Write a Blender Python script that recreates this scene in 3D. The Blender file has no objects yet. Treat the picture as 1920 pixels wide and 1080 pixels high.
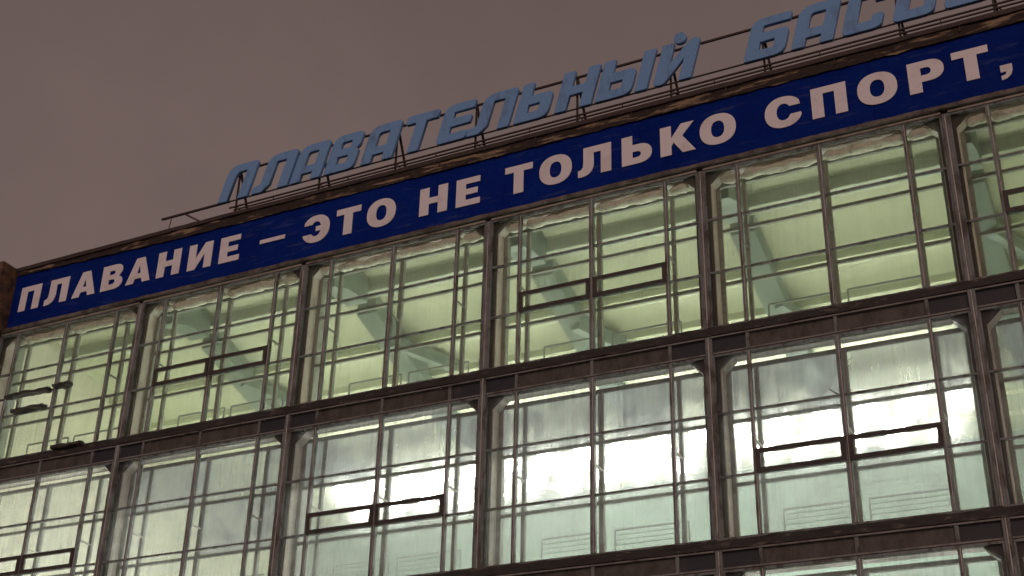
import bpy, bmesh, math, random
from mathutils import Vector, Matrix, noise as mnoise

random.seed(7)
R = math.radians
SC = bpy.context.scene
COL = SC.collection

# ------------------------------------------------------------------ camera
CAM_LOC = Vector((27.075, -27.632, 1.6))
PITCH, YAW, ROLL = R(27.364), R(27.436), R(1.458)
cam_d = bpy.data.cameras.new('camera')
cam_d.sensor_width = 36.0
cam_d.lens = 2522.5 / 1920 * 36.0
cam_d.clip_start, cam_d.clip_end = 0.1, 3000
cam = bpy.data.objects.new('camera', cam_d)
COL.objects.link(cam)
fwd = Vector((-math.sin(YAW), math.cos(YAW), 0)); rgt = Vector((math.cos(YAW), math.sin(YAW), 0)); up = Vector((0, 0, 1))
f2 = fwd * math.cos(PITCH) + up * math.sin(PITCH); u2 = up * math.cos(PITCH) - fwd * math.sin(PITCH)
r3 = rgt * math.cos(ROLL) + u2 * math.sin(ROLL); u3 = u2 * math.cos(ROLL) - rgt * math.sin(ROLL)
M = Matrix((r3, u3, -f2)).transposed().to_4x4(); M.translation = CAM_LOC
cam.matrix_world = M
SC.camera = cam

# ------------------------------------------------------------------ world: overcast night sky lit by the town
W = bpy.data.worlds.new('World'); SC.world = W; W.use_nodes = True
nt = W.node_tree; nt.nodes.clear()
out = nt.nodes.new('ShaderNodeOutputWorld'); bg = nt.nodes.new('ShaderNodeBackground')
tc = nt.nodes.new('ShaderNodeTexCoord'); sp = nt.nodes.new('ShaderNodeSeparateXYZ')
rp = nt.nodes.new('ShaderNodeValToRGB'); ns = nt.nodes.new('ShaderNodeTexNoise'); mx = nt.nodes.new('ShaderNodeMix')
mx.data_type = 'RGBA'; mx.blend_type = 'MULTIPLY'; mx.inputs[0].default_value = 1.0
nt.links.new(tc.outputs['Generated'], sp.inputs[0]); nt.links.new(sp.outputs['Z'], rp.inputs[0])
e = rp.color_ramp.elements
e[0].position = 0.0; e[0].color = (0.152, 0.108, 0.096, 1)
e[1].position = 1.0; e[1].color = (0.062, 0.043, 0.040, 1)
m_ = rp.color_ramp.elements.new(0.55); m_.color = (0.128, 0.091, 0.083, 1)
m_ = rp.color_ramp.elements.new(0.68); m_.color = (0.104, 0.073, 0.067, 1)
ns.inputs['Scale'].default_value = 3.0; ns.inputs['Detail'].default_value = 12
nr = nt.nodes.new('ShaderNodeValToRGB'); nr.color_ramp.elements[0].color = (.87, .87, .89, 1); nr.color_ramp.elements[1].color = (1.12, 1.115, 1.11, 1); nr.color_ramp.elements[0].position = .25; nr.color_ramp.elements[1].position = .75; ns.inputs['Roughness'].default_value = .62
nt.links.new(tc.outputs['Generated'], ns.inputs['Vector']); nt.links.new(ns.outputs['Fac'], nr.inputs[0])
nt.links.new(rp.outputs[0], mx.inputs[6]); nt.links.new(nr.outputs[0], mx.inputs[7])
nt.links.new(mx.outputs[2], bg.inputs['Color']); bg.inputs['Strength'].default_value = 1.2
nt.links.new(bg.outputs[0], out.inputs[0])

# town light on the facade (low, soft, warm)
sd = bpy.data.lights.new('sun', 'SUN'); sd.energy = 0.76; sd.angle = R(25); sd.color = (1.0, 0.66, 0.60)
so = bpy.data.objects.new('sun', sd); COL.objects.link(so)
so.rotation_euler = Vector((-0.40, 1.0, -0.22)).to_track_quat('-Z', 'Y').to_euler()
so.location = (20, -40, 30)

SC.view_settings.view_transform = 'Standard'; SC.view_settings.look = 'None'
SC.view_settings.exposure = 0.0; SC.view_settings.gamma = 1.0; SC.view_settings.use_curve_mapping = False
SC.render.engine = 'CYCLES'
cy = SC.cycles
cy.use_denoising = True; cy.max_bounces = 14; cy.diffuse_bounces = 4; cy.glossy_bounces = 3
cy.transmission_bounces = 10; cy.transparent_max_bounces = 24; cy.sample_clamp_indirect = 6.0
cy.caustics_reflective = False; cy.caustics_refractive = True

# ------------------------------------------------------------------ materials
def nmat(name):
    m = bpy.data.materials.new(name); m.use_nodes = True
    nt = m.node_tree; nt.nodes.clear()
    o = nt.nodes.new('ShaderNodeOutputMaterial')
    return m, nt, o
def ramp(nt, src, stops):
    r = nt.nodes.new('ShaderNodeValToRGB'); el = r.color_ramp.elements
    while len(el) < len(stops): el.new(0.5)
    for q, (p, c) in zip(el, stops):
        q.position = p; q.color = (*c, 1) if len(c) == 3 else c
    nt.links.new(src, r.inputs[0]); return r.outputs[0]
def coords(nt, scale=(1, 1, 1)):
    g = nt.nodes.new('ShaderNodeNewGeometry'); mp = nt.nodes.new('ShaderNodeMapping')
    mp.inputs['Scale'].default_value = scale
    nt.links.new(g.outputs['Position'], mp.inputs['Vector']); return mp.outputs[0]
def tnoise(nt, vec, scale, detail=4, rough=.6):
    n = nt.nodes.new('ShaderNodeTexNoise'); n.inputs['Scale'].default_value = scale
    n.inputs['Detail'].default_value = detail; n.inputs['Roughness'].default_value = rough
    nt.links.new(vec, n.inputs['Vector']); return n.outputs['Fac']
def mixc(nt, f, a, b):
    m = nt.nodes.new('ShaderNodeMix'); m.data_type = 'RGBA'
    if isinstance(f, (int, float)): m.inputs[0].default_value = f
    else: nt.links.new(f, m.inputs[0])
    for s, v in ((6, a), (7, b)):
        if isinstance(v, tuple): m.inputs[s].default_value = (*v, 1)
        else: nt.links.new(v, m.inputs[s])
    return m.outputs[2]
def worn(name, base, worn_c, rough=.6, scale=3.0, lo=.5, hi=.68, streak=(1, 1, 1), var=.18, bump=.15, metallic=0, fine=22):
    """paint with large blotches of wear/rust/dirt and a fine mottling"""
    m, nt, o = nmat(name)
    b = nt.nodes.new('ShaderNodeBsdfPrincipled'); nt.links.new(b.outputs[0], o.inputs[0])
    v = coords(nt, streak)
    n1 = tnoise(nt, v, scale, 6, .65); n2 = tnoise(nt, v, fine, 3, .6)
    f = ramp(nt, n1, [(lo, (0, 0, 0)), (hi, (1, 1, 1))])
    c1 = mixc(nt, n2, tuple(x * (1 - var) for x in base), tuple(min(1, x * (1 + var)) for x in base))
    c2 = mixc(nt, n2, tuple(x * .7 for x in worn_c), tuple(min(1, x * 1.3) for x in worn_c))
    nt.links.new(mixc(nt, f, c1, c2), b.inputs['Base Color'])
    b.inputs['Roughness'].default_value = rough; b.inputs['Metallic'].default_value = metallic
    if bump:
        bp = nt.nodes.new('ShaderNodeBump'); bp.inputs['Strength'].default_value = bump; bp.inputs['Distance'].default_value = .02
        nt.links.new(n2, bp.inputs['Height']); nt.links.new(bp.outputs[0], b.inputs['Normal'])
    return m

MT = {}
MT['frame'] = worn('frame_paint', (.20, .232, .222), (.075, .070, .058), rough=.42, var=.30, lo=.47, hi=.62, scale=3.4, streak=(1.5, 1, .5))
MT['rail_light'] = worn('spandrel_rail_paint', (.24, .25, .225), (.10, .09, .075), rough=.45, scale=2.0)
MT['strip'] = worn('highlight_strip_paint', (.58, .57, .52), (.14, .11, .09), rough=.4, scale=2.2)  # pale colour imitating the highlights on posts and mullions
MT['inner_frame'] = worn('inner_frame_paint', (.24, .26, .22), (.12, .12, .10), scale=2.0)
MT['vent'] = worn('vent_paint', (.06, .053, .046), (.03, .023, .018), scale=4)
MT['sill'] = worn('rotten_sill', (.034, .034, .029), (.125, .115, .095), scale=4.5, lo=.57, hi=.66, streak=(.6, 1, 2.2), bump=.9)
MT['panel_brown'] = worn('brown_panel', (.100, .098, .083), (.046, .040, .033), scale=2.6, streak=(1, 1, .5), lo=.42, hi=.66, var=.28)
MT['panel_dark'] = worn('dark_panel', (.030, .036, .040), (.075, .068, .06), scale=2.2, streak=(1, 1, .5), lo=.55, hi=.75)
MT['column'] = worn('column_paint', (.040, .034, .030), (.022, .017, .014), scale=1.8, streak=(1, 1, .4))
MT['reveal'] = worn('reveal_plaster', (.76, .73, .66), (.42, .38, .31), scale=2.0, streak=(1, 1, .5), lo=.52, hi=.75)
MT['foam'] = worn('mounting_foam', (.82, .81, .68), (.42, .41, .30), scale=5, lo=.5, hi=.7, bump=.6, fine=30)
MT['letter'] = worn('letter_film', (.86, .87, .87), (.70, .67, .65), scale=2.0, lo=.5, hi=.8, var=.05, bump=0, rough=.5)
MT['roof_letter'] = worn('roof_letter_paint', (.19, .40, .71), (.13, .25, .42), scale=2.4, lo=.52, hi=.72, var=.14, rough=.5, streak=(1.4, 1, .6))
MT['rail'] = worn('rusty_steel', (.055, .038, .032), (.035, .022, .018), scale=6)
MT['rail_end'] = MT['rail']
MT['cornice'] = worn('roof_felt', (.055, .04, .034), (.03, .022, .02), scale=3, bump=.6)
MT['crust'] = worn('cornice_crust', (.040, .028, .020), (.36, .28, .17), scale=1.1, lo=.53, hi=.60, streak=(.8, 1, 6.5), bump=1.0)
MT['block'] = worn('corner_block', (.20, .115, .055), (.05, .036, .028), scale=2.6, lo=.42, hi=.62, bump=.8)
MT['ledge'] = worn('banner_ledge', (.19, .17, .14), (.06, .048, .04), scale=2.2, lo=.42, hi=.62, bump=.5)
MT['head'] = worn('head_rail_paint', (.46, .44, .36), (.20, .17, .13), scale=1.6, rough=.4)
MT['ceiling'] = worn('ceiling_paint', (.585, .625, .43), (.50, .54, .375), scale=.45, lo=.35, hi=.75, var=.05, bump=0)
MT['beam'] = worn('beam_paint', (.44, .49, .38), (.38, .43, .33), scale=1.2, var=.06, bump=0)
MT['rafter'] = worn('rafter_paint', (.105, .15, .115), (.15, .20, .155), scale=1.2, lo=.45, hi=.7, var=.08, bump=0)
MT['wall'] = worn('hall_wall_paint', (.76, .75, .60), (.68, .67, .53), scale=.5, lo=.4, hi=.75, var=.04, bump=0)
MT['far_wall'] = worn('far_wall_paint', (.25, .335, .285), (.21, .285, .245), scale=.5, lo=.4, hi=.75, var=.05, bump=0)
MT['floor'] = worn('hall_floor', (.55, .56, .50), (.45, .46, .42), scale=.8, bump=0)
MT['outer_wall'] = worn('outer_wall_render', (.28, .25, .22), (.17, .14, .12), scale=.8)
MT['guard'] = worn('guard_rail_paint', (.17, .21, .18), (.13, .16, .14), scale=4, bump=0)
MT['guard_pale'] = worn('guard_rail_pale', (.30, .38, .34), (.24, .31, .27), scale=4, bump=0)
MT['housing'] = worn('lamp_housing', (.5, .5, .48), (.4, .4, .38), scale=4, bump=0)

def banner_mat():
    m, nt, o = nmat('banner_blue')
    b = nt.nodes.new('ShaderNodeBsdfPrincipled'); nt.links.new(b.outputs[0], o.inputs[0])
    v = coords(nt); n1 = tnoise(nt, v, .9, 5); n2 = tnoise(nt, v, 9, 5, .7)
    base = mixc(nt, ramp(nt, n1, [(.35, (0, 0, 0)), (.7, (1, 1, 1))]), (.0014, .016, .185), (.0026, .026, .225))
    # pale scuffs and runs of dirt, mostly slanted
    mp = nt.nodes.new('ShaderNodeMapping'); mp.inputs['Rotation'].default_value = (0, R(52), 0); mp.inputs['Scale'].default_value = (.55, 1, 3.2)
    g = nt.nodes.new('ShaderNodeNewGeometry'); nt.links.new(g.outputs['Position'], mp.inputs[0])
    n3 = tnoise(nt, mp.outputs[0], 1.8, 8, .72)
    f = ramp(nt, n3, [(.56, (0, 0, 0)), (.80, (.50, .50, .50))])
    c = mixc(nt, f, base, (.13, .17, .26))
    c = mixc(nt, ramp(nt, n2, [(.45, (0, 0, 0)), (.8, (.16, .16, .16))]), c, (.05, .06, .12))
    oi = nt.nodes.new('ShaderNodeObjectInfo'); hv = nt.nodes.new('ShaderNodeHueSaturation')
    va = nt.nodes.new('ShaderNodeMath'); va.operation = 'MULTIPLY_ADD'; va.inputs[1].default_value = .30; va.inputs[2].default_value = .84
    nt.links.new(oi.outputs['Random'], va.inputs[0]); nt.links.new(va.outputs[0], hv.inputs['Value']); nt.links.new(c, hv.inputs['Color']); c = hv.outputs[0]
    nt.links.new(c, b.inputs['Base Color']); b.inputs['Roughness'].default_value = .55
    b.inputs['Specular IOR Level'].default_value = .04
    return m
MT['banner'] = banner_mat()

def glass(name, dirt, haze, tint, blur, tint_dirt, lo, hi, zs=.28, base=.30, ior=1.016):
    """thin dusty pane: clear part, forward-scattering film, grey dust in vertical runs"""
    m, nt, o = nmat(name)
    tr = nt.nodes.new('ShaderNodeBsdfTransparent'); tr.inputs[0].default_value = (*tint, 1)
    rf = nt.nodes.new('ShaderNodeBsdfRefraction'); rf.inputs['Color'].default_value = (.97, .98, .96, 1)
    rf.inputs['Roughness'].default_value = blur; rf.inputs['IOR'].default_value = ior
    tl = nt.nodes.new('ShaderNodeBsdfTranslucent'); tl.inputs[0].default_value = (*tint_dirt, 1)
    df = nt.nodes.new('ShaderNodeBsdfDiffuse'); df.inputs[0].default_value = (*tint_dirt, 1)
    dd = nt.nodes.new('ShaderNodeMixShader'); dd.inputs[0].default_value = .12
    nt.links.new(tl.outputs[0], dd.inputs[1]); nt.links.new(df.outputs[0], dd.inputs[2])
    gl = nt.nodes.new('ShaderNodeBsdfGlossy'); gl.inputs['Roughness'].default_value = .04
    v1 = coords(nt, (13, 13, zs)); v2 = coords(nt, (1, 1, 1))
    oi = nt.nodes.new('ShaderNodeObjectInfo')
    ad = nt.nodes.new('ShaderNodeVectorMath'); ad.operation = 'ADD'
    nt.links.new(v1, ad.inputs[0])
    ml = nt.nodes.new('ShaderNodeMath'); ml.operation = 'MULTIPLY'; ml.inputs[1].default_value = 30
    nt.links.new(oi.outputs['Random'], ml.inputs[0]); nt.links.new(ml.outputs[0], ad.inputs[1])
    a = tnoise(nt, ad.outputs[0], 1.0, 6, .68); b = tnoise(nt, v2, 1.7, 5, .6)
    mm = nt.nodes.new('ShaderNodeMath'); mm.operation = 'MULTIPLY'
    nt.links.new(a, mm.inputs[0]); nt.links.new(b, mm.inputs[1])
    f = ramp(nt, mm.outputs[0], [(lo, (dirt * base,) * 3), (hi, (dirt,) * 3)])
    rv = nt.nodes.new('ShaderNodeMath'); rv.operation = 'MULTIPLY_ADD'; rv.inputs[1].default_value = .9; rv.inputs[2].default_value = .55
    nt.links.new(oi.outputs['Random'], rv.inputs[0])
    fm = nt.nodes.new('ShaderNodeMath'); fm.operation = 'MULTIPLY'; fm.use_clamp = True
    nt.links.new(f, fm.inputs[0]); nt.links.new(rv.outputs[0], fm.inputs[1]); f = fm.outputs[0]
    s1 = nt.nodes.new('ShaderNodeMixShader'); s1.inputs[0].default_value = haze
    nt.links.new(tr.outputs[0], s1.inputs[1]); nt.links.new(rf.outputs[0], s1.inputs[2])
    s2 = nt.nodes.new('ShaderNodeMixShader'); nt.links.new(f, s2.inputs[0])
    nt.links.new(s1.outputs[0], s2.inputs[1]); nt.links.new(dd.outputs[0], s2.inputs[2])
    lw = nt.nodes.new('ShaderNodeLayerWeight'); lw.inputs['Blend'].default_value = .5
    fr = nt.nodes.new('ShaderNodeMath'); fr.operation = 'POWER'; fr.inputs[1].default_value = 4.0
    nt.links.new(lw.outputs['Facing'], fr.inputs[0])
    f2_ = nt.nodes.new('ShaderNodeMath'); f2_.operation = 'MULTIPLY_ADD'; f2_.inputs[1].default_value = .5; f2_.inputs[2].default_value = .02
    nt.links.new(fr.outputs[0], f2_.inputs[0]); fr = f2_
    s3 = nt.nodes.new('ShaderNodeMixShader'); nt.links.new(fr.outputs[0], s3.inputs[0])
    nt.links.new(s2.outputs[0], s3.inputs[1]); nt.links.new(gl.outputs[0], s3.inputs[2])
    nt.links.new(s3.outputs[0], o.inputs[0])
    return m
MT['glass_up'] = glass('upper_glass', .09, .06, (.95, .965, .93), 1.0, (.36, .37, .30), .16, .42)
MT['glass_mid'] = glass('dusty_glass', .24, .035, (.97, .975, .97), 1.0, (.40, .41, .40), .17, .38, zs=.30, base=.25, ior=1.04)
MT['glass_fog'] = glass('fogged_glass', .72, .16, (.94, .95, .95), 1.0, (.29, .305, .31), .15, .36, zs=.30, base=.46, ior=1.05)
MT['glass_in_mid'] = glass('inner_glass_dusty', .22, .09, (.97, .98, .96), 1.0, (.42, .44, .43), .15, .40, zs=.25, base=.45, ior=1.045)
MT['glass_in'] = glass('inner_glass', .07, .22, (.95, .965, .935), 1.0, (.45, .47, .40), .16, .42, ior=1.016)

def lamp_mat(name, col, s):
    m, nt, o = nmat(name); em = nt.nodes.new('ShaderNodeEmission')
    em.inputs[0].default_value = (*col, 1); em.inputs[1].default_value = s; nt.links.new(em.outputs[0], o.inputs[0]); return m
MT['lamp'] = lamp_mat('lamp_glow', (1.0, .985, .95), 80.0)
MT['fill_lamp'] = lamp_mat('fill_lamp_glow', (1.0, .98, .93), 145.0)  # glow of the added fill lamps

# ------------------------------------------------------------------ mesh helpers
def new_obj(name, me, parent=None, loc=(0, 0, 0)):
    o = bpy.data.objects.new(name, me); COL.objects.link(o)
    o.location = loc
    if parent is not None: o.parent = parent
    return o
class MB:
    def __init__(s): s.v = []; s.f = []
    def box(s, x0, x1, y0, y1, z0, z1):
        n = len(s.v)
        s.v += [(x0, y0, z0), (x1, y0, z0), (x1, y1, z0), (x0, y1, z0), (x0, y0, z1), (x1, y0, z1), (x1, y1, z1), (x0, y1, z1)]
        s.f += [tuple(n + i for i in q) for q in ((0, 3, 2, 1), (4, 5, 6, 7), (0, 1, 5, 4), (1, 2, 6, 5), (2, 3, 7, 6), (3, 0, 4, 7))]
    def prism(s, pts, y0, y1):      # polygon in x,z extruded along y
        n = len(s.v); k = len(pts)
        s.v += [(x, y0, z) for x, z in pts] + [(x, y1, z) for x, z in pts]
        s.f.append(tuple(range(n, n + k))); s.f.append(tuple(range(n + 2 * k - 1, n + k - 1, -1)))
        for i in range(k):
            j = (i + 1) % k; s.f.append((n + i, n + k + i, n + k + j, n + j))
    def bar(s, a, b, w, h=None):    # square bar between two points
        a, b = Vector(a), Vector(b); h = h or w; d = (b - a).normalized()
        t = Vector((0, 1, 0)) if abs(d.y) < .9 else Vector((1, 0, 0))
        x = d.cross(t).normalized() * w / 2; y = d.cross(x).normalized() * h / 2; n = len(s.v)
        for p in (a, b):
            s.v += [tuple(p + q) for q in (-x - y, x - y, x + y, -x + y)]
        s.f += [tuple(n + i for i in q) for q in ((0, 1, 2, 3), (7, 6, 5, 4), (0, 4, 5, 1), (1, 5, 6, 2), (2, 6, 7, 3), (3, 7, 4, 0))]
    def build(s, name, m, parent=None, smooth=False):
        me = bpy.data.meshes.new(name); me.from_pydata(s.v, [], s.f)
        bm = bmesh.new(); bm.from_mesh(me); bmesh.ops.recalc_face_normals(bm, faces=bm.faces); bm.to_mesh(me); bm.free()
        me.materials.append(m)
        if smooth: me.polygons.foreach_set('use_smooth', [True] * len(me.polygons))
        me.update(); return new_obj(name, me, parent)
_cache = {}
def box(name, x0, x1, y0, y1, z0, z1, m, parent):
    k = (round(x1 - x0, 4), round(y1 - y0, 4), round(z1 - z0, 4), m.name)
    if k not in _cache:
        b = MB(); b.box(-k[0] / 2, k[0] / 2, -k[1] / 2, k[1] / 2, -k[2] / 2, k[2] / 2)
        o = b.build(name, m, parent); _cache[k] = o.data
    else:
        o = new_obj(name, _cache[k], parent)
    o.location = ((x0 + x1) / 2, (y0 + y1) / 2, (z0 + z1) / 2)
    return o
def barobj(name, a, b, w, m, parent, h=None):
    q = MB(); q.bar(a, b, w, h); return q.build(name, m, parent)
def empty(name, loc, label, cat, group=None):
    o = bpy.data.objects.new(name, None); COL.objects.link(o); o.location = loc
    tag(o, label, cat, group); return o
def tag(o, label, cat, group=None):
    o['label'] = label; o['category'] = cat
    if group: o['group'] = group
def rough_box(name, x0, x1, y0, y1, z0, z1, m, parent, amp, freq=2.0, nx=None, nz=3, seed=0, zscale=1.0, drop=0.0):
    """long box whose front and edges are eaten away unevenly"""
    nx = nx or max(8, int((x1 - x0) / .12)); ny = 2
    bm = bmesh.new(); grid = {}
    def pt(i, j, k):
        key = (i, j, k)
        if key in grid: return grid[key]
        x = x0 + (x1 - x0) * i / nx; y = y0 + (y1 - y0) * j / ny; z = z0 + (z1 - z0) * k / nz
        p = Vector((x * freq, y * freq * 2 + seed, z * freq * 3))
        d = mnoise.noise(p) + .5 * mnoise.noise(p * 2.7)
        d2 = mnoise.noise(p + Vector((31, 7, 3))) + .5 * mnoise.noise(p * 3.1)
        yy = y + (d * amp if j == 0 else 0)
        zz = z + (d2 * amp * zscale if j == 0 or k in (0, nz) else 0) - (drop * max(0, d2) if k == 0 else 0)
        if i in (0, nx) : yy = max(yy, y0 - amp * .2)
        grid[key] = bm.verts.new((x, yy, zz)); return grid[key]
    for i in range(nx):
        for k in range(nz):
            bm.faces.new([pt(i, 0, k), pt(i + 1, 0, k), pt(i + 1, 0, k + 1), pt(i, 0, k + 1)])
            bm.faces.new([pt(i, ny, k + 1), pt(i + 1, ny, k + 1), pt(i + 1, ny, k), pt(i, ny, k)])
        for j in range(ny):
            bm.faces.new([pt(i, j, nz), pt(i + 1, j, nz), pt(i + 1, j + 1, nz), pt(i, j + 1, nz)])
            bm.faces.new([pt(i, j + 1, 0), pt(i + 1, j + 1, 0), pt(i + 1, j, 0), pt(i, j, 0)])
    for k in range(nz):
        for j in range(ny):
            bm.faces.new([pt(0, j, k), pt(0, j, k + 1), pt(0, j + 1, k + 1), pt(0, j + 1, k)])
            bm.faces.new([pt(nx, j + 1, k), pt(nx, j + 1, k + 1), pt(nx, j, k + 1), pt(nx, j, k)])
    me = bpy.data.meshes.new(name); bmesh.ops.recalc_face_normals(bm, faces=bm.faces); bm.to_mesh(me); bm.free()
    me.materials.append(m); return new_obj(name, me, parent)
def lumpy_tube(name, x0, x1, y, z, ry, rz, m, parent, seed, amp=.35):
    nx = int((x1 - x0) / .06); ns = 10; bm = bmesh.new(); rings = []
    for i in range(nx + 1):
        x = x0 + (x1 - x0) * i / nx; ring = []
        w = mnoise.noise(Vector((x * 1.3, seed, 0))) * .09
        end = min(1, (min(i, nx - i) + .6) / 2.0)
        for s in range(ns):
            a = 2 * math.pi * s / ns
            d = 1 + amp * (mnoise.noise(Vector((x * 2.6, math.cos(a) * 1.2 + seed, math.sin(a) * 1.2))) + .55 * mnoise.noise(Vector((x * 7, math.cos(a) * 2.4, math.sin(a) * 2.4 + seed))))
            ring.append(bm.verts.new((x, y + math.cos(a) * ry * d * end, z + w * .5 + math.sin(a) * rz * d * end)))
        rings.append(ring)
    for a, b in zip(rings, rings[1:]):
        for s in range(ns): bm.faces.new((a[s], a[(s + 1) % ns], b[(s + 1) % ns], b[s]))
    bm.faces.new(rings[0][::-1]); bm.faces.new(rings[-1])
    me = bpy.data.meshes.new(name); bmesh.ops.recalc_face_normals(bm, faces=bm.faces); bm.to_mesh(me); bm.free()
    me.polygons.foreach_set('use_smooth', [True] * len(me.polygons)); me.materials.append(m)
    return new_obj(name, me, parent)

# ------------------------------------------------------------------ ground
g = MB(); g.v = [(-600, -600, 0), (600, -600, 0), (600, 600, 0), (-600, 600, 0)]; g.f = [(0, 1, 2, 3)]
ground = g.build('ground', worn('ground_snow', (.32, .32, .33), (.06, .06, .06), scale=.3, lo=.45, hi=.6), None)
ground['kind'] = 'structure'

# ------------------------------------------------------------------ building
BAY = 6.0
BAYS = range(-1, 5)                       # bay b spans 6b .. 6b+6
U0, U1 = -5.9, 30.0
FLOORS = [(19.86, 18.417, 16.941, 15.461), (14.771, 13.284, 11.767, 10.326), (9.661, 8.19, 6.70, 5.22)]
S1, SC_, S3 = .158, .5015, .840
DIN = .50                                  # inner glazing plane
bld = empty('swimming_pool_building', (12, 0, 0), 'swimming pool building with a tall glazed front lit from inside', 'building')
bld_inv = Matrix.Translation((-12, 0, 0))
def fixp(o):                               # parts are written in world coordinates
    o.matrix_parent_inverse = bld_inv; return o

def B(*a): return fixp(box(*a))
def bu(b): return (U0 if b == -1 else 6.0 * b)

# shell of the hall
B('end_wall', -6.35, -5.98, .62, 18, 0, 22.0, MT['wall'], bld)
B('end_wall', 30.02, 30.4, .62, 18, 0, 22.0, MT['wall'], bld)
B('far_wall', -6.35, 30.4, 18.02, 18.4, 0, 22.0, MT['far_wall'], bld)
B('hall_floor', -5.97, 30.01, .62, 18.0, .02, .3, MT['floor'], bld)
B('roof', -6.4, 30.4, -.10, 18.4, 22.06, 22.17, MT['cornice'], bld)
B('plinth_wall', -6.3, 30.4, -.06, .55, 0, 4.6, MT['outer_wall'], bld)
B('roof_beam', -6.3, 30.4, .06, .46, 19.93, 22.05, MT['outer_wall'], bld)

# sloping then level ceiling, ribs along the front, rafters on the column lines
def ceil_z(y): return 21.35 - .34 * (y - .6) if y < 8.6 else 21.35 - .34 * 8.0
cm = MB()
cm.v = [(-5.97, .47, ceil_z(.47)), (30.01, .47, ceil_z(.47)), (30.01, 8.6, ceil_z(8.6)), (-5.97, 8.6, ceil_z(8.6)), (30.01, 18.0, ceil_z(9)), (-5.97, 18.0, ceil_z(9))]
cm.v += [(x, y, z + .14) for x, y, z in cm.v]
cm.f = [(0, 1, 2, 3), (3, 2, 4, 5), (6, 9, 8, 7), (9, 11, 10, 8), (0, 6, 7, 1), (4, 10, 11, 5), (1, 7, 8, 2), (2, 8, 10, 4), (3, 9, 6, 0), (5, 11, 9, 3)]
fixp(cm.build('ceiling', MT['ceiling'], bld))
B('ceiling_beam', -5.96, 30.0, 2.75, 3.20, ceil_z(2.97) - .30, ceil_z(2.97) + .2, MT['beam'], bld)
for i, y in enumerate((5.5, 7.0, 8.6, 10.6, 12.6, 14.6, 16.4)):
    z = ceil_z(y)
    B('ceiling_rib', -5.96, 30.0, y - .25, y + .25, z - .14, z + .08, MT['ceiling'], bld)
RAFTER_STRUTS = [[(5.0, 7.2, 1.1, .34)], [(4.6, 6.6, 1.3, .36), (6.4, 8.0, -1.0, .26)], [(5.3, 7.4, 1.2, .40)], [(6.0, 8.2, 1.0, .30)], [(4.8, 7.0, 1.2, .34)]]
for k in range(0, 5):
    u = 6.0 * k + .05
    def strip(a, b_, prof):
        q = MB()
        for (y, d) in prof:
            z = ceil_z(y)
            q.v += [(a, y, z - d), (b_, y, z - d), (b_, y, z + .02), (a, y, z + .02)]
        for j in range(len(prof) - 1):
            n = 4 * j
            for s in range(4): q.f.append((n + s, n + (s + 1) % 4, n + 4 + (s + 1) % 4, n + 4 + s))
        q.f += [(3, 2, 1, 0), tuple(4 * (len(prof) - 1) + i for i in range(4))]
        return fixp(q.build('rafter', MT['rafter'], bld))
    strip(u - .36, u + .36, [(.92, 1.7), (1.7, 1.15), (2.70, .80)])
    strip(u - .36, u + .30, [(3.25, .66), (8.6, .60), (17.98, .60)])
    for (y0_, y1_, du, w) in RAFTER_STRUTS[k]:
        fixp(barobj('rafter_strut', (u + .1, y0_, ceil_z(y0_) - .60), (u + du, y1_, ceil_z(y1_) - .16), w, MT['rafter'], bld))

# posts on the column lines: two steel tubes with a groove
def post(u):
    q = MB(); c = .018
    for a, b_ in ((u - .085, u - .012), (u + .012, u + .085)):     # tubes with softened edges
        n = len(q.v); pr = [(a + c, -.078), (b_ - c, -.078), (b_, -.078 + c), (b_, .05), (a, .05), (a, -.078 + c)]
        q.v += [(x, y, 4.6) for x, y in pr] + [(x, y, 19.86) for x, y in pr]
        q.f += [tuple(range(n + 5, n - 1, -1)), tuple(range(n + 6, n + 12))] + [(n + i, n + (i + 1) % 6, n + 6 + (i + 1) % 6, n + 6 + i) for i in range(6)]
    p = fixp(q.build('post', MT['frame'], bld))
    B('highlight_strip', u - .0115, u + .0115, -.068, .045, 4.6, 19.85, MT['strip'], bld)  # light caught in the post groove, painted as a pale strip
    return p
LINES = [U0, 0, 6, 12, 18, 24, 30]
for u in LINES: post(u)
for u in LINES:
    B('column', u - .20, u + .20, .065, .455, 4.61, 19.92, MT['column'], bld)
    B('column_jamb', u - .20, u + .20, .56, .90, 4.61, 20.4, MT['inner_frame'], bld)

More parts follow.
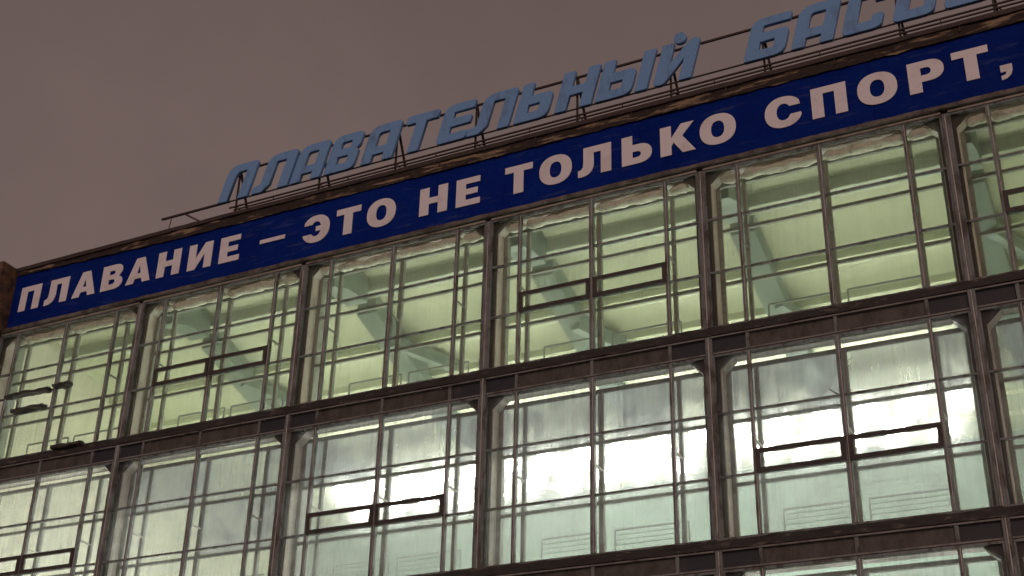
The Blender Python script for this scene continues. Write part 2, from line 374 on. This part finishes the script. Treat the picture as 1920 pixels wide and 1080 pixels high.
# windows
SUN_VENT = {(-1, 1), (1, 1), (3, 1)} | {(0, 0), (2, 0), (4, 0)}
for b in BAYS:
    ua, ub = bu(b), 6.0 * b + 6
    base0, wid = 6.0 * b, 6.0
    ms = [base0 + wid * S1, base0 + wid * SC_, base0 + wid * S3]
    for fi, (zt, z1, z2, zb) in enumerate(FLOORS):
        if fi == 2 and b < 1: continue
        gm = MT['glass_up'] if fi == 0 else MT['glass_mid']
        # ---- outer window: perimeter frame
        q = MB()
        x0, x1 = ua + .087, ub - .087
        q.box(x0, x1, -.05, .035, zt - .055, zt); q.box(x0, x1, -.05, .035, zb, zb + .05)
        q.box(x0, x0 + .04, -.048, .033, zb + .05, zt - .055); q.box(x1 - .04, x1, -.048, .033, zb + .05, zt - .055)
        win = fixp(q.build('window', MT['frame'], bld))
        def P(o): return o
        mw = [.042, .058, .042]
        for u, w in zip(ms, mw):
            box('mullion', u - w, u + w, -.065, .045, zb + .05, zt - .055, MT['frame'], win)
            box('mullion_highlight', u + w * .25, u + w * .25 + .016, -.073, -.064, zb + .051, zt - .056, MT['strip'], win)  # lit line on the mullion, put in as a pale strip
        xs = [x0 + .04] + [v for u, w in zip(ms, mw) for v in (u - w, u + w)] + [x1 - .04]
        cols = [(xs[2 * i], xs[2 * i + 1]) for i in range(4)]
        zs = [(z1 + .025, zt - .055), (z2 + .025, z1 - .025), (zb + .05, z2 - .025)]
        for z in (z1, z2):
            for (a, c) in cols:
                box('transom', a, c, -.052, .03, z - .025, z + .025, MT['frame'], win)
        vent = (b, fi) in {(0, 0), (2, 0), (4, 0), (-1, 1), (1, 1), (3, 1)}
        for ci, (a, c) in enumerate(cols):
            for ri, (za, zc) in enumerate(zs):
                gm = MT['glass_up'] if fi == 0 else MT['glass_mid']
                if b == -1 and fi == 0 and ri == 1 and ci in (0, 1):
                    za2 = za + .60; box('transom', a, c, -.06, .02, za2 - .035, za2, MT['vent'], win)
                elif vent and ri == 1 and ci in (1, 2):
                    za2 = za + .52
                    fr = MB(); t = .105
                    yv0, yv1 = -.10, -.02
                    fr.box(a - .02, c + .02, yv0, yv1, za2 - t, za2); fr.box(a - .02, c + .02, yv0, yv1, za - .04, za + t - .04)
                    fr.box(a - .02, a + t - .02, yv0 + .003, yv1 - .003, za + t - .04, za2 - t); fr.box(c - t + .02, c + .02, yv0 + .003, yv1 - .003, za + t - .04, za2 - t)
                    fr.build('vent_sash', MT['vent'], win)
                    box('pane', a + t - .02, c - t + .02, -.063, -.057, za + t - .04, za2 - t, gm, win)
                else:
                    za2 = za
                if b == 3 and fi == 1 and ci == 1 and ri == 0:
                    pq = MB(); pq.prism([(a, za2), (c - .42, za2), (c - .30, za2 + .12), (c - .22, za2 + .17), (c - .10, za2 + .36), (c, za2 + .55), (c, zc), (a, zc)], -.008, -.002)
                    pq.build('pane', gm, win)['label'] = 'cracked pane with its lower corner broken out'
                    sh = MB(); sh.prism([(c - .24, za2 + .17), (c - .22, za2 + .18), (c - .02, za2 + .02), (c - .05, za2 + .0)], -.012, .0); sh.build('glass_shard', MT['vent'], win)
                    continue
                box('pane', a, c, -.008, -.002, za2, zc, gm, win)
        # ---- tie bars from the outer mullions back to the inner ones
        zt_bar = (z1 + z2) / 2 + .02
        for u in ms:
            barobj('tie_bar', (u + .03, .045, zt_bar), (u + .03, DIN - .045, zt_bar - .02), .035, MT['reveal'] if fi else MT['inner_frame'], win, .05)
        # ---- reveal lining, chamfered in the upper corners
        ch = .34
        q = MB()
        for s, u in ((1, ua), (-1, ub)):
            e0 = u + s * .203; e1 = u + s * .228
            q.box(min(e0, e1), max(e0, e1), .13, .445, zb + .06, zt - ch)
            q.prism([(e0, zt - ch), (e1, zt - ch + .002), (e1 + s * (ch - .04), zt - .045), (e0 + s * ch, zt - .015)], .13, .445)
        q.box(ua + .205 + ch, ub - .205 - ch, .13, .445, zt - .045, zt - .015)
        rv = fixp(q.build('reveal', MT['reveal'], bld))
        q = MB()
        for s, u in ((1, ua), (-1, ub)):
            e0 = u + s * .20
            q.prism([(e0, zt - ch + .012), (e0 + s * (ch - .012), zt - .016), (e0, zt - .016)], .07, .45)
        fixp(q.build('corner_gusset', MT['column'], bld))
        # ---- inner window
        dz = -.10 if fi == 0 else -.03
        xi0, xi1 = ua + .23, ub - .23; hd = .27 if fi == 0 else .23
        q = MB()
        q.box(xi0, xi1, DIN - .04, DIN + .05, zt - hd, zt - hd + .10); q.box(xi0, xi1, DIN - .04, DIN + .05, zb, zb + .09)
        q.box(xi0 - .03, xi0 + .10, DIN - .038, DIN + .048, zb + .09, zt - hd); q.box(xi1 - .10, xi1 + .03, DIN - .038, DIN + .048, zb + .09, zt - hd)
        iw = fixp(q.build('inner_window', MT['inner_frame'], bld))
        mi = [.045, .06, .045]
        for u, w in zip(ms, mi):
            box('inner_mullion', u - w, u + w, DIN - .055, DIN + .06, zb + .09, zt - hd, MT['inner_frame'], iw)
        xs = [xi0 + .10] + [v for u, w in zip(ms, mi) for v in (u - w, u + w)] + [xi1 - .10]
        icol = [(xs[2 * i], xs[2 * i + 1]) for i in range(4)]
        for z in (z1 + dz, z2 + dz):
            for (a, c) in icol:
                box('inner_transom', a, c, DIN - .045, DIN + .04, z - .04, z + .04, MT['inner_frame'], iw)
        izs = [(z1 + dz + .04, zt - hd), (z2 + dz + .04, z1 + dz - .04), (zb + .09, z2 + dz - .04)]
        for (a, c) in icol:
            for ri, (za, zc) in enumerate(izs):
                im = MT['glass_in'] if fi == 0 else MT['glass_in_mid']
                if fi == 1 and b >= 0 and (ri == 0 or (b == 0 and ri == 1 and a > ms[1])): im = MT['glass_fog']
                box('inner_pane', a, c, DIN - .003, DIN + .003, za, zc, im, iw)
        # ---- lumpy foam stuffed along the head of the top row
        if fi == 0:
            for si, (a, c) in enumerate(((ua + .42, ms[0] + .02), (ms[0] + .03, ms[1]), (ms[1] + .02, ms[2]), (ms[2] + .02, ub - .42))):
                fixp(lumpy_tube('foam_strip', a, c, .27, zt - .175, .14, .11, MT['foam'], bld, b * 3.1 + si * 1.7 + (b % 3) * 5.3, .45))
        # ---- guard rail on the gallery behind the glass
        for (a, c) in ((ms[0] + .28, ms[1] - .10), (ms[1] + .14, ms[2] - .05)):
            gq = MB(); zz = zb + .86
            gq.bar((a, .95, zz), (c, .95, zz), .042); gq.bar((a, .95, zb - .3), (a, .95, zz), .035)
            gq.bar((c, .95, zb - .3), (c, .95, zz), .03)
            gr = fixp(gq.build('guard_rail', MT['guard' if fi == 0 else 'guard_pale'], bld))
            if fi:
                for dzr in (.12, .24, .36):
                    barobj('rail', (a, .95, zz - dzr), (c, .95, zz - dzr), .016, MT['guard_pale'], gr)
        # ---- spandrel under the window
        zbot = FLOORS[fi + 1][0] if fi < 2 else 4.6
        sill_b = zb - .20
        fixp(rough_box('sill', ua + .0, ub - .0, -.105, .06, sill_b, zb - .002, MT['sill'], bld, .034, seed=b * 5 + fi, drop=.03))
        B('spandrel_rail', ua + .087, ub - .087, -.085, .03, sill_b - .055, sill_b - .018, MT['rail_light'], bld)
        B('spandrel_rail', ua + .087, ub - .087, -.07, .03, zbot + .012, zbot + .05, MT['rail_light'], bld)
        xs = [ua + .087] + [v for u in ms for v in (u - .04, u + .04)] + [ub - .087]
        for i in range(4):
            B('spandrel_panel', xs[2 * i], xs[2 * i + 1], .012, .035, zbot + .05, sill_b - .055, MT['panel_dark'] if i in (0, 3) else MT['panel_brown'], bld)
        for u in ms:
            B('spandrel_stud', u - .04, u + .04, -.06, .034, zbot + .05, sill_b - .055, MT['frame'], bld)
        B('floor_beam', ua + .2, ub - .2, .07, .452, zbot - .012, zb - .01, MT['reveal'], bld)
        # head rail under the banner
    B('head_rail', ua + .087, ub - .087, -.09, .04, 19.862, 19.915, MT['head'], bld)
    fixp(rough_box('banner_ledge', ua, ub, -.20, .04, 19.93, 20.03, MT['ledge'], bld, .014, seed=b * 2 + 40))

# dark ragged leftovers on the broken vent of the left bay
for (a, c, z, s) in ((-4.9, -3.14, 17.53, 3), (-2.92, -2.30, 17.58, 5), (-4.5, -3.2, 16.99, 8), (-2.5, -1.35, 15.50, 12)):
    fixp(rough_box('torn_seal', a, c, -.26, -.01, z - .05, z + .05, MT['vent'], bld, .045, freq=3.4, seed=s, drop=.0))

# corner block at the left end and cornice above the banner
fixp(rough_box('corner_block', -6.5, -5.60, -.80, .2, 19.95, 22.24, MT['block'], bld, .03, freq=1.5, nx=8, nz=16, seed=77))
def crust(name, x0, x1, zlo, zhi, yf, m, amp, seed, nx, nz, freq):
    bm = bmesh.new(); rows = []
    for k in range(nz + 1):
        row = []
        for i in range(nx + 1):
            x = x0 + (x1 - x0) * i / nx; z = zlo(x) + (zhi(x) - zlo(x)) * k / nz
            p = Vector((x * freq, seed, z * freq * 4))
            d = mnoise.noise(p) + .6 * mnoise.noise(p * 2.6) + .35 * mnoise.noise(p * 6.1)
            e = mnoise.noise(Vector((x * freq * 1.6, seed + 9, k * .7))) + .5 * mnoise.noise(Vector((x * freq * 5, seed + 19, k)))
            row.append(bm.verts.new((x, yf + d * amp, z + e * amp * (.9 if k == 0 else .35))))
        rows.append(row)
    back = [[bm.verts.new((x0 + (x1 - x0) * i / nx, .06, (zlo(x0) if k == 0 else zhi(x0)))) for i in range(nx + 1)] for k in (0, 1)]
    for k in range(nz):
        for i in range(nx): bm.faces.new((rows[k][i], rows[k][i + 1], rows[k + 1][i + 1], rows[k + 1][i]))
    for i in range(nx):
        bm.faces.new((rows[nz][i], rows[nz][i + 1], back[1][i + 1], back[1][i])); bm.faces.new((back[0][i], back[0][i + 1], rows[0][i + 1], rows[0][i]))
    me = bpy.data.meshes.new(name); bmesh.ops.recalc_face_normals(bm, faces=bm.faces); bm.to_mesh(me); bm.free()
    me.materials.append(m); return fixp(new_obj(name, me, bld))
def blue_top(x): return 21.99 - .024 * max(0, min(7, x + 5.6))
crust('cornice_crust', -5.58, 30.3, lambda x: blue_top(x) - .03, lambda x: 22.07, -.20, MT['crust'], .035, 3, 420, 5, 1.5)
crust('cornice', -5.58, 30.3, lambda x: 22.08, lambda x: 22.21, -.26, MT['cornice'], .016, 8, 300, 2, .9)

# ------------------------------------------------------------------ letters
def arc(cx, cz, rx, rz, a0, a1, n=10, p=2.0):
    pts = []
    for i in range(n + 1):
        a = R(a0 + (a1 - a0) * i / n); c, s = math.cos(a), math.sin(a)
        pts.append((cx + rx * math.copysign(abs(c) ** (2 / p), c), cz + rz * math.copysign(abs(s) ** (2 / p), s)))
    return pts
def rounded(pts):
    """(x, z[, r]) -> polygon with rounded corners"""
    out = []; n = len(pts)
    for i, p in enumerate(pts):
        r = p[2] if len(p) > 2 else 0
        if not r: out.append((p[0], p[1])); continue
        P = Vector(p[:2]); A = Vector(pts[i - 1][:2]); C = Vector(pts[(i + 1) % n][:2])
        a = P + (A - P).normalized() * min(r, (A - P).length * .49); c = P + (C - P).normalized() * min(r, (C - P).length * .49)
        for t in (0, .25, .5, .75, 1):
            q = a * (1 - t) ** 2 + P * 2 * t * (1 - t) + c * t * t; out.append((q.x, q.y))
    return out
def glyph_mesh(name, loops, depth, bevel):
    cu = bpy.data.curves.new(name, 'CURVE'); cu.dimensions = '2D'; cu.fill_mode = 'BOTH'
    cu.extrude = depth / 2; cu.bevel_depth = bevel; cu.bevel_resolution = 1
    for lp in loops:
        s = cu.splines.new('POLY'); s.points.add(len(lp) - 1)
        for p, q in zip(s.points, lp): p.co = (q[0], q[1], 0, 1)
        s.use_cyclic_u = True
    o = bpy.data.objects.new(name, cu); COL.objects.link(o)
    dg = bpy.context.evaluated_depsgraph_get(); me = bpy.data.meshes.new_from_object(o.evaluated_get(dg))
    bpy.data.objects.remove(o); bpy.data.curves.remove(cu)
    me.transform(Matrix.Rotation(R(90), 4, 'X')); me.name = name
    return me

# --- banner: heavy wide grotesque, cap height .88
H = .88
def g_pe(w=.87, s=.295, t=.195): return [[(0, 0), (s, 0), (s, H - t), (w - s, H - t), (w - s, 0), (w, 0), (w, H), (0, H)]]
def g_el(w=.95):
    s = .295; x = .155
    return [[(0, 0.0)] + [(.10, -.005), (.22, .01), (.32, .055), (.40, .14), (.445, .26), (.455, .40), (x + s, H - .195), (w - s, H - .195), (w - s, 0), (w, 0), (w, H), (x, H), (x, .42), (.14, .29), (.09, .22), (0, .195)]]
def g_a(w=.97): return [[(0, 0), (.31, 0), (.36, .155), (.615, .155), (.66, 0), (w, 0), (.655, H), (.325, H)], [(.415, .335), (.56, .335), (.488, .60)]]
def g_ve(w=.86): 
    o = [(0, 0), (.50, 0)] + arc(.50, .235, .36, .235, -90, 62, 10, 2.3) + arc(.50, .665, .315, .215, -35, 90, 8, 2.3) + [(0, H)]
    return [o, [(.30, .53), (.44, .53)] + arc(.44, .60, .085, .07, -90, 90, 6) + [(.30, .67)], [(.30, .19), (.45, .19)] + arc(.45, .275, .10, .085, -90, 90, 6) + [(.30, .36)]]
def g_en(w=.89): s = .30; a, c = .345, .54; return [[(0, 0), (s, 0), (s, a), (w - s, a), (w - s, 0), (w, 0), (w, H), (w - s, H), (w - s, c), (s, c), (s, H), (0, H)]]
def g_i(w=.90): s = .285; return [[(0, 0), (.295, 0), (w - s, .50), (w - s, 0), (w, 0), (w, H), (w - .295, H), (s, .38), (s, H), (0, H)]]
def g_e(w=.75): s = .30; return [[(0, 0), (w, 0), (w, .185), (s, .185), (s, .35), (w - .08, .35), (w - .08, .53), (s, .53), (s, .695), (w - .01, .695), (w - .01, H), (0, H)]]
def g_dash(): return [[(0, 0), (.90, 0), (.90, .13), (0, .13)]]
def g_o(w=.955): return [arc(w / 2, H / 2, w / 2, H / 2 + .015, 0, 360, 40, 2.25)[:-1], arc(w / 2, H / 2, .175, .245, 0, 360, 28, 2.3)[:-1]]
def g_es(w=.93):
    o = arc(.475, H / 2, .475, H / 2 + .015, 33, 340, 36, 2.2)
    i = arc(.475, H / 2, .175, .245, -28, -318, 24, 2.2)
    # gap at the right: level cuts
    return [[(.90, .575)] + [p for p in o if not (p[0] > .80 and .30 < p[1] < .58)] + [(.91, .335), (.645, .335)] + [p for p in i if not (p[0] > .62 and .31 < p[1] < .57)] + [(.635, .575)]]
def g_ae(w=.92):
    base = g_es(w)[0]; o = [(w - x, z) for x, z in base]
    # tongue in the middle
    cut = []
    inner = [(.285, .575)]
    outer = arc(w - .475, H / 2, .475, H / 2 + .015, 147, -160, 36, 2.2)
    inn = arc(w - .475, H / 2, .175, .245, -152, -12, 12, 2.2)
    inn2 = arc(w - .475, H / 2, .175, .245, 12, 150, 12, 2.2)
    pts = [(.03, .60)] + [p for p in outer if not (p[0] < .12 and .30 < p[1] < .61)] + [(.015, .285), (.285, .285)] + [p for p in inn if not (p[0] < .30 and .28 < p[1] < .6)] + [(.60, .36), (.44, .36), (.44, .52), (.60, .52)] + [p for p in inn2 if not (p[0] < .30 and .28 < p[1] < .6)] + [(.29, .60)]
    return [pts]
def g_te(w=.83): s = .295; t = .20; return [[((w - s) / 2, 0), ((w + s) / 2, 0), ((w + s) / 2, H - t), (w, H - t), (w, H), (0, H), (0, H - t), ((w - s) / 2, H - t)]]
def g_soft(w=.84):
    return [[(0, 0), (.46, 0)] + arc(.46, .295, .375, .295, -90, 90, 14, 2.3) + [(.30, .59), (.30, H), (0, H)], [(.30, .195), (.43, .195)] + arc(.43, .285, .105, .09, -90, 90, 6) + [(.30, .375)]]
def g_ka(w=.95): return [[(0, 0), (.30, 0), (.30, .27), (.365, .355), (.60, 0), (w, 0), (.60, .515), (.92, H), (.575, H), (.30, .50), (.30, H), (0, H)]]
def g_er(w=.84):
    return [[(0, 0), (.30, 0), (.30, .285), (.48, .285)] + arc(.48, .583, .36, .298, -90, 90, 14, 2.3) + [(0, H)], [(.30, .47), (.44, .47)] + arc(.44, .575, .10, .105, -90, 90, 6, 2.2) + [(.30, .68)]]
def g_comma(): return [[(0, 0), (.125, 0), (.10, -.075), (.0, -.10), (0, -.215), (.12, -.19), (.22, -.10), (.265, .03), (.265, .19), (0, .19)]]

banner = empty('slogan_banner', (12, -.14, 20.04), 'long dark blue slogan banner with white letters above the windows', 'banner')
def fixb(o): o.matrix_parent_inverse = Matrix.Translation((-12, .14, -20.04)); return o
def btop(x): return 22.02 - .024 * max(0, min(7, x + 5.6)) - .004
SEAMS = [-5.59, -1.62, 4.36, 10.38, 16.42, 22.44, 28.4, 30.2]
for xa, xb in zip(SEAMS, SEAMS[1:]):
    q = MB(); nxb = int((xb - xa) / .25); xs = [xa + .004 + (xb - xa - .008) * i / nxb for i in range(nxb + 1)]
    bow = lambda x: .010 * mnoise.noise(Vector((x * .9, 3, 0))) + .006 * math.cos((x - xa) / (xb - xa) * 2 * math.pi)
    fr = [(x, -.138 + bow(x), 20.045 + .012 * mnoise.noise(Vector((x * 1.3, 0, 5)))) for x in xs]
    tp = [(x, -.138 + bow(x + 5), btop(x) + .02 * mnoise.noise(Vector((x * 1.7, 2, 5)))) for x in xs]
    n = nxb + 1; q.v = fr + tp + [(x, -.09, z) for x, y, z in fr] + [(x, -.09, z) for x, y, z in tp]
    for i in range(nxb):
        q.f += [(i, i + 1, n + i + 1, n + i), (2 * n + i + 1, 2 * n + i, 3 * n + i, 3 * n + i + 1), (n + i, n + i + 1, 3 * n + i + 1, 3 * n + i), (i + 1, i, 2 * n + i, 2 * n + i + 1)]
    q.f += [(0, n, 3 * n, 2 * n), (nxb, 2 * n + nxb, 3 * n + nxb, n + nxb)]
    fixb(q.build('panel', MT['banner'], banner))
TXT = [(g_pe, -5.20, 20.565), (g_el, -4.09, 20.565), (g_a, -2.92, 20.575), (g_ve, -1.73, 20.565), (g_a, -.71, 20.575), (g_en, .50, 20.56), (g_i, 1.70, 20.54), (g_e, 2.89, 20.53),
       (g_dash, 4.37, 20.87), (g_ae, 5.92, 20.485), (g_te, 7.06, 20.485), (g_o, 8.11, 20.48), (g_en, 9.845, 20.47), (g_e, 11.01, 20.465), (g_te, 12.52, 20.465), (g_o, 13.555, 20.475),
       (g_el, 14.69, 20.47), (g_soft, 15.94, 20.48), (g_ka, 17.01, 20.485), (g_o, 18.08, 20.485), (g_es, 19.79, 20.50), (g_pe, 20.97, 20.51), (g_o, 22.10, 20.515), (g_er, 23.32, 20.525), (g_te, 24.355, 20.53), (g_comma, 25.38, 20.535)]
gm_cache = {}
for fn, u, z in TXT:
    if fn not in gm_cache:
        me = glyph_mesh('letter', fn(), .02, 0); me.materials.append(MT['letter']); gm_cache[fn] = me
    o = new_obj('letter' if fn not in (g_dash, g_comma) else ('dash' if fn is g_dash else 'comma'), gm_cache[fn], banner, (u, -.162, z)); fixb(o)

# --- rooftop sign: slanted box letters
HR = 1.24; SH = .27
def r_pe(W=1.09): s = .33; t = .25; return [[(0, 0), (s, 0), (s, HR - t - .16), (s + .12, HR - t), (W - s, HR - t), (W - s, 0), (W, 0, .03), (W, HR, .12), (0, HR, .36)]]
def r_el(W=1.32): s = .33; t = .25; x = .26; return [[(0, 0, .04), (x + .12, 0), (x + s, .22), (x + s, HR - t, .06), (W - s, HR - t), (W - s, 0), (W, 0, .03), (W, HR, .12), (x, HR, .36), (x, .26, .05), (0, .22, .04)]]
def r_a(W=1.06): s = .32; t = .25; return [[(0, 0, .03), (s, 0, .03), (s, .27), (W - s, .27), (W - s, 0, .03), (W, 0, .03), (W, HR, .12), (0, HR, .36)], [(s, .50), (W - s, .50), (W - s, HR - t), (s, HR - t, .12)]]
def r_ve(W=1.02): s = .31; return [[(0, 0, .03), (W, 0, .22), (W, .62, .05), (W - .14, .66), (W, .78, .08), (W, HR, .16), (0, HR, .32)], [(s, .24), (W - s, .24), (W - s, .52), (s, .52)], [(s, .76), (W - s, .76), (W - s, HR - .23), (s, HR - .23, .08)]]
def r_te(W=1.06): return [[(.36, 0, .03), (.69, 0, .03), (.69, HR - .25), (W, HR - .25, .03), (W, HR, .06), (0, HR, .05), (0, HR - .25, .03), (.36, HR - .25)]]
def r_e(W=.96): s = .32; return [[(0, 0, .14), (W, 0, .12), (W, .25, .05), (s, .25), (s, .51), (W, .51, .05), (W, .75, .05), (s, .75), (s, HR - .25), (W, HR - .25, .03), (W, HR, .05), (0, HR, .30)]]
def r_soft(W=1.03): s = .32; return [[(0, 0, .03), (W, 0, .26), (W, .80, .16), (s, .80), (s, HR, .03), (0, HR, .03)], [(s, .25), (W - s, .25), (W - s, .53), (s, .53)]]
def r_en(W=1.09): s = .33; return [[(0, 0, .03), (s, 0, .03), (s, .48), (W - s, .48), (W - s, 0, .03), (W, 0, .03), (W, HR, .03), (W - s, HR, .03), (W - s, .73), (s, .73), (s, HR, .03), (0, HR, .03)]]
def r_stem(W=.33): return [[(0, 0, .03), (W, 0, .03), (W, HR, .03), (0, HR, .03)]]
def r_i(W=1.06): s = .32; return [[(0, 0, .14), (.28, 0, .08), (W - s, .74), (W - s, 0, .03), (W, 0, .03), (W, HR, .15), (W - .26, HR, .10), (s, .56), (s, HR, .03), (0, HR, .03)]]
def r_be(W=1.06): s = .32; return [[(0, 0, .03), (W, 0, .26), (W, .78, .16), (s, .78), (s, HR - .23, .06), (W - .02, HR - .23, .03), (W - .02, HR, .05), (0, HR, .30)], [(s, .25), (W - s, .25), (W - s, .53), (s, .53)]]
def r_es(W=.98): s = .32; return [[(0, 0, .14), (W - .12, 0, .14), (W, .10), (W, .42, .05), (W - .26, .42, .03), (W - .26, .25), (s, .25), (s, HR - .25), (W - .26, HR - .25), (W - .26, HR - .40), (W, HR - .40), (W, HR, .14), (0, HR, .30)]]
def r_dot(): return [arc(.17, .17, .17, .17, 0, 360, 24)[:-1]]
def shear(lp): return [(x + SH * z, z) for x, z in lp]
YR = .30; ZR = 23.06
sign = empty('rooftop_sign', (13, .5, 22.3), 'rooftop sign of slanted pale blue letters on a rusty frame', 'sign')
def fixs(o): o.matrix_parent_inverse = Matrix.Translation((-13, -.5, -22.3)); return o
RT = [(r_pe, 2.17), (r_el, 3.44), (r_a, 4.89), (r_ve, 6.12), (r_a, 7.42), (r_te, 8.68), (r_e, 9.99), (r_el, 11.00), (r_soft, 12.50), (r_en, 13.77), (r_soft, 15.00), (r_stem, 16.17), (r_i, 16.70),
      (r_be, 19.23), (r_a, 20.50), (r_es, 21.80), (r_es, 23.08), (r_e, 24.33), (r_i, 25.55), (r_en, 26.85)]
rm_cache = {}
for fn, u in RT:
    if fn not in rm_cache:
        me = glyph_mesh('roof_letter', [shear(rounded(l)) for l in fn()], .10, .012); me.materials.append(MT['roof_letter']); rm_cache[fn] = me
    fixs(new_obj('letter', rm_cache[fn], sign, (u, YR, ZR)))
me = glyph_mesh('letter_dot', r_dot(), .10, .012); me.materials.append(MT['roof_letter'])
for u in (17.35, 26.2): fixs(new_obj('letter_dot', me, sign, (u, YR, 24.26)))

def S(name, a, b, w): return fixs(barobj(name, a, b, w, MT['rail'], sign))
S('rail', (2.6, .41, 24.18), (29.5, .41, 24.18), .055)
S('rail', (-.18, .40, 23.12), (2.5, .40, 23.12), .06)
S('rail', (2.5, .40, 23.12), (29.5, .40, 23.13), .035)
S('rail', (2.62, .30, 22.80), (29.5, .30, 22.84), .042)
S('rail', (2.80, .30, 22.685), (29.5, .30, 22.72), .038)
S('rail', (21.0, .30, 22.60), (29.5, .30, 22.60), .035)
S('brace', (.75, .41, 23.10), (1.85, .80, 22.45), .05)
S('post', (.22, .30, 22.28), (.22, .40, 23.10), .02)
for u in (2.76, 5.86, 8.55, 11.21, 14.40, 17.15, 19.73, 23.2, 25.45, 28.6):
    S('post', (u, .43, 22.28), (u, .43, 24.20), .05)
    S('brace', (u, .45, 24.18), (u + .06, 1.25, 22.28), .06)
    S('brace', (u, .44, 22.95), (u + .25, .46, 22.62), .03)
for u in (4.3, 7.0, 10.0, 13.0, 15.8, 18.4, 21.2, 24.2):
    S('clip', (u, .29, 22.66), (u, .29, 22.83), .025)
    S('clip', (u + .45, -.215, 21.93), (u + .45, -.215, 22.10), .03)

# ------------------------------------------------------------------ lamps in the hall
def lamp_bm():
    pass
hb = MB(); hb.box(-.29, .29, -.20, .20, .14, .20); hb.box(-.31, -.29, -.2, .2, -.16, .14); hb.box(.29, .31, -.2, .2, -.16, .14)
proto_h = hb.build('housing', MT['housing'])
lb = MB(); lb.box(-.28, .28, -.19, .19, -.15, .135)
proto_l = lb.build('diffuser', MT['lamp'])
rb = MB(); rb.bar((-.2, 0, .20), (-.2, 0, 1.5), .02); rb.bar((.2, 0, .20), (.2, 0, 1.5), .02)
proto_r = rb.build('hanger', MT['housing'])
me_h, me_l, me_r = proto_h.data, proto_l.data, proto_r.data
me_fill = me_l.copy(); me_fill.materials[0] = MT['fill_lamp']
for o in (proto_h, proto_l, proto_r): bpy.data.objects.remove(o)
LAMPS = [(1.0 + 1.32 * i, 10.2, 17.0) for i in range(17)] + [(1.7 + 1.32 * i, 10.5, 16.2 + .05 * (i % 3)) for i in range(16)]
for i, (x, y, z) in enumerate(LAMPS):
    t = empty('hall_lamp', (x, y, z), 'bright white hall lamp glowing behind the dusty middle windows', 'lamp', 'lamps hanging in the pool hall')
    new_obj('housing', me_h, t); new_obj('diffuser', me_l, t); new_obj('hanger', me_r, t)
FILL_LAMPS = [(-4.0 + 2.6 * i, 6.5, 8.6) for i in range(13)] + [(-4.4, 2.6, 8.7), (-2.0, 2.8, 8.7), (.6, 2.8, 8.7)]  # fill lamps added to brighten the ceiling and the left end wall
for x, y, z in FILL_LAMPS:
    t = empty('added_fill_lamp', (x, y, z), 'added fill lamp low in the hall that brightens the ceiling and end wall', 'lamp', 'fill lamps added low in the pool hall')
    new_obj('housing', me_h, t).rotation_euler = (math.pi, 0, 0); new_obj('diffuser', me_fill, t)
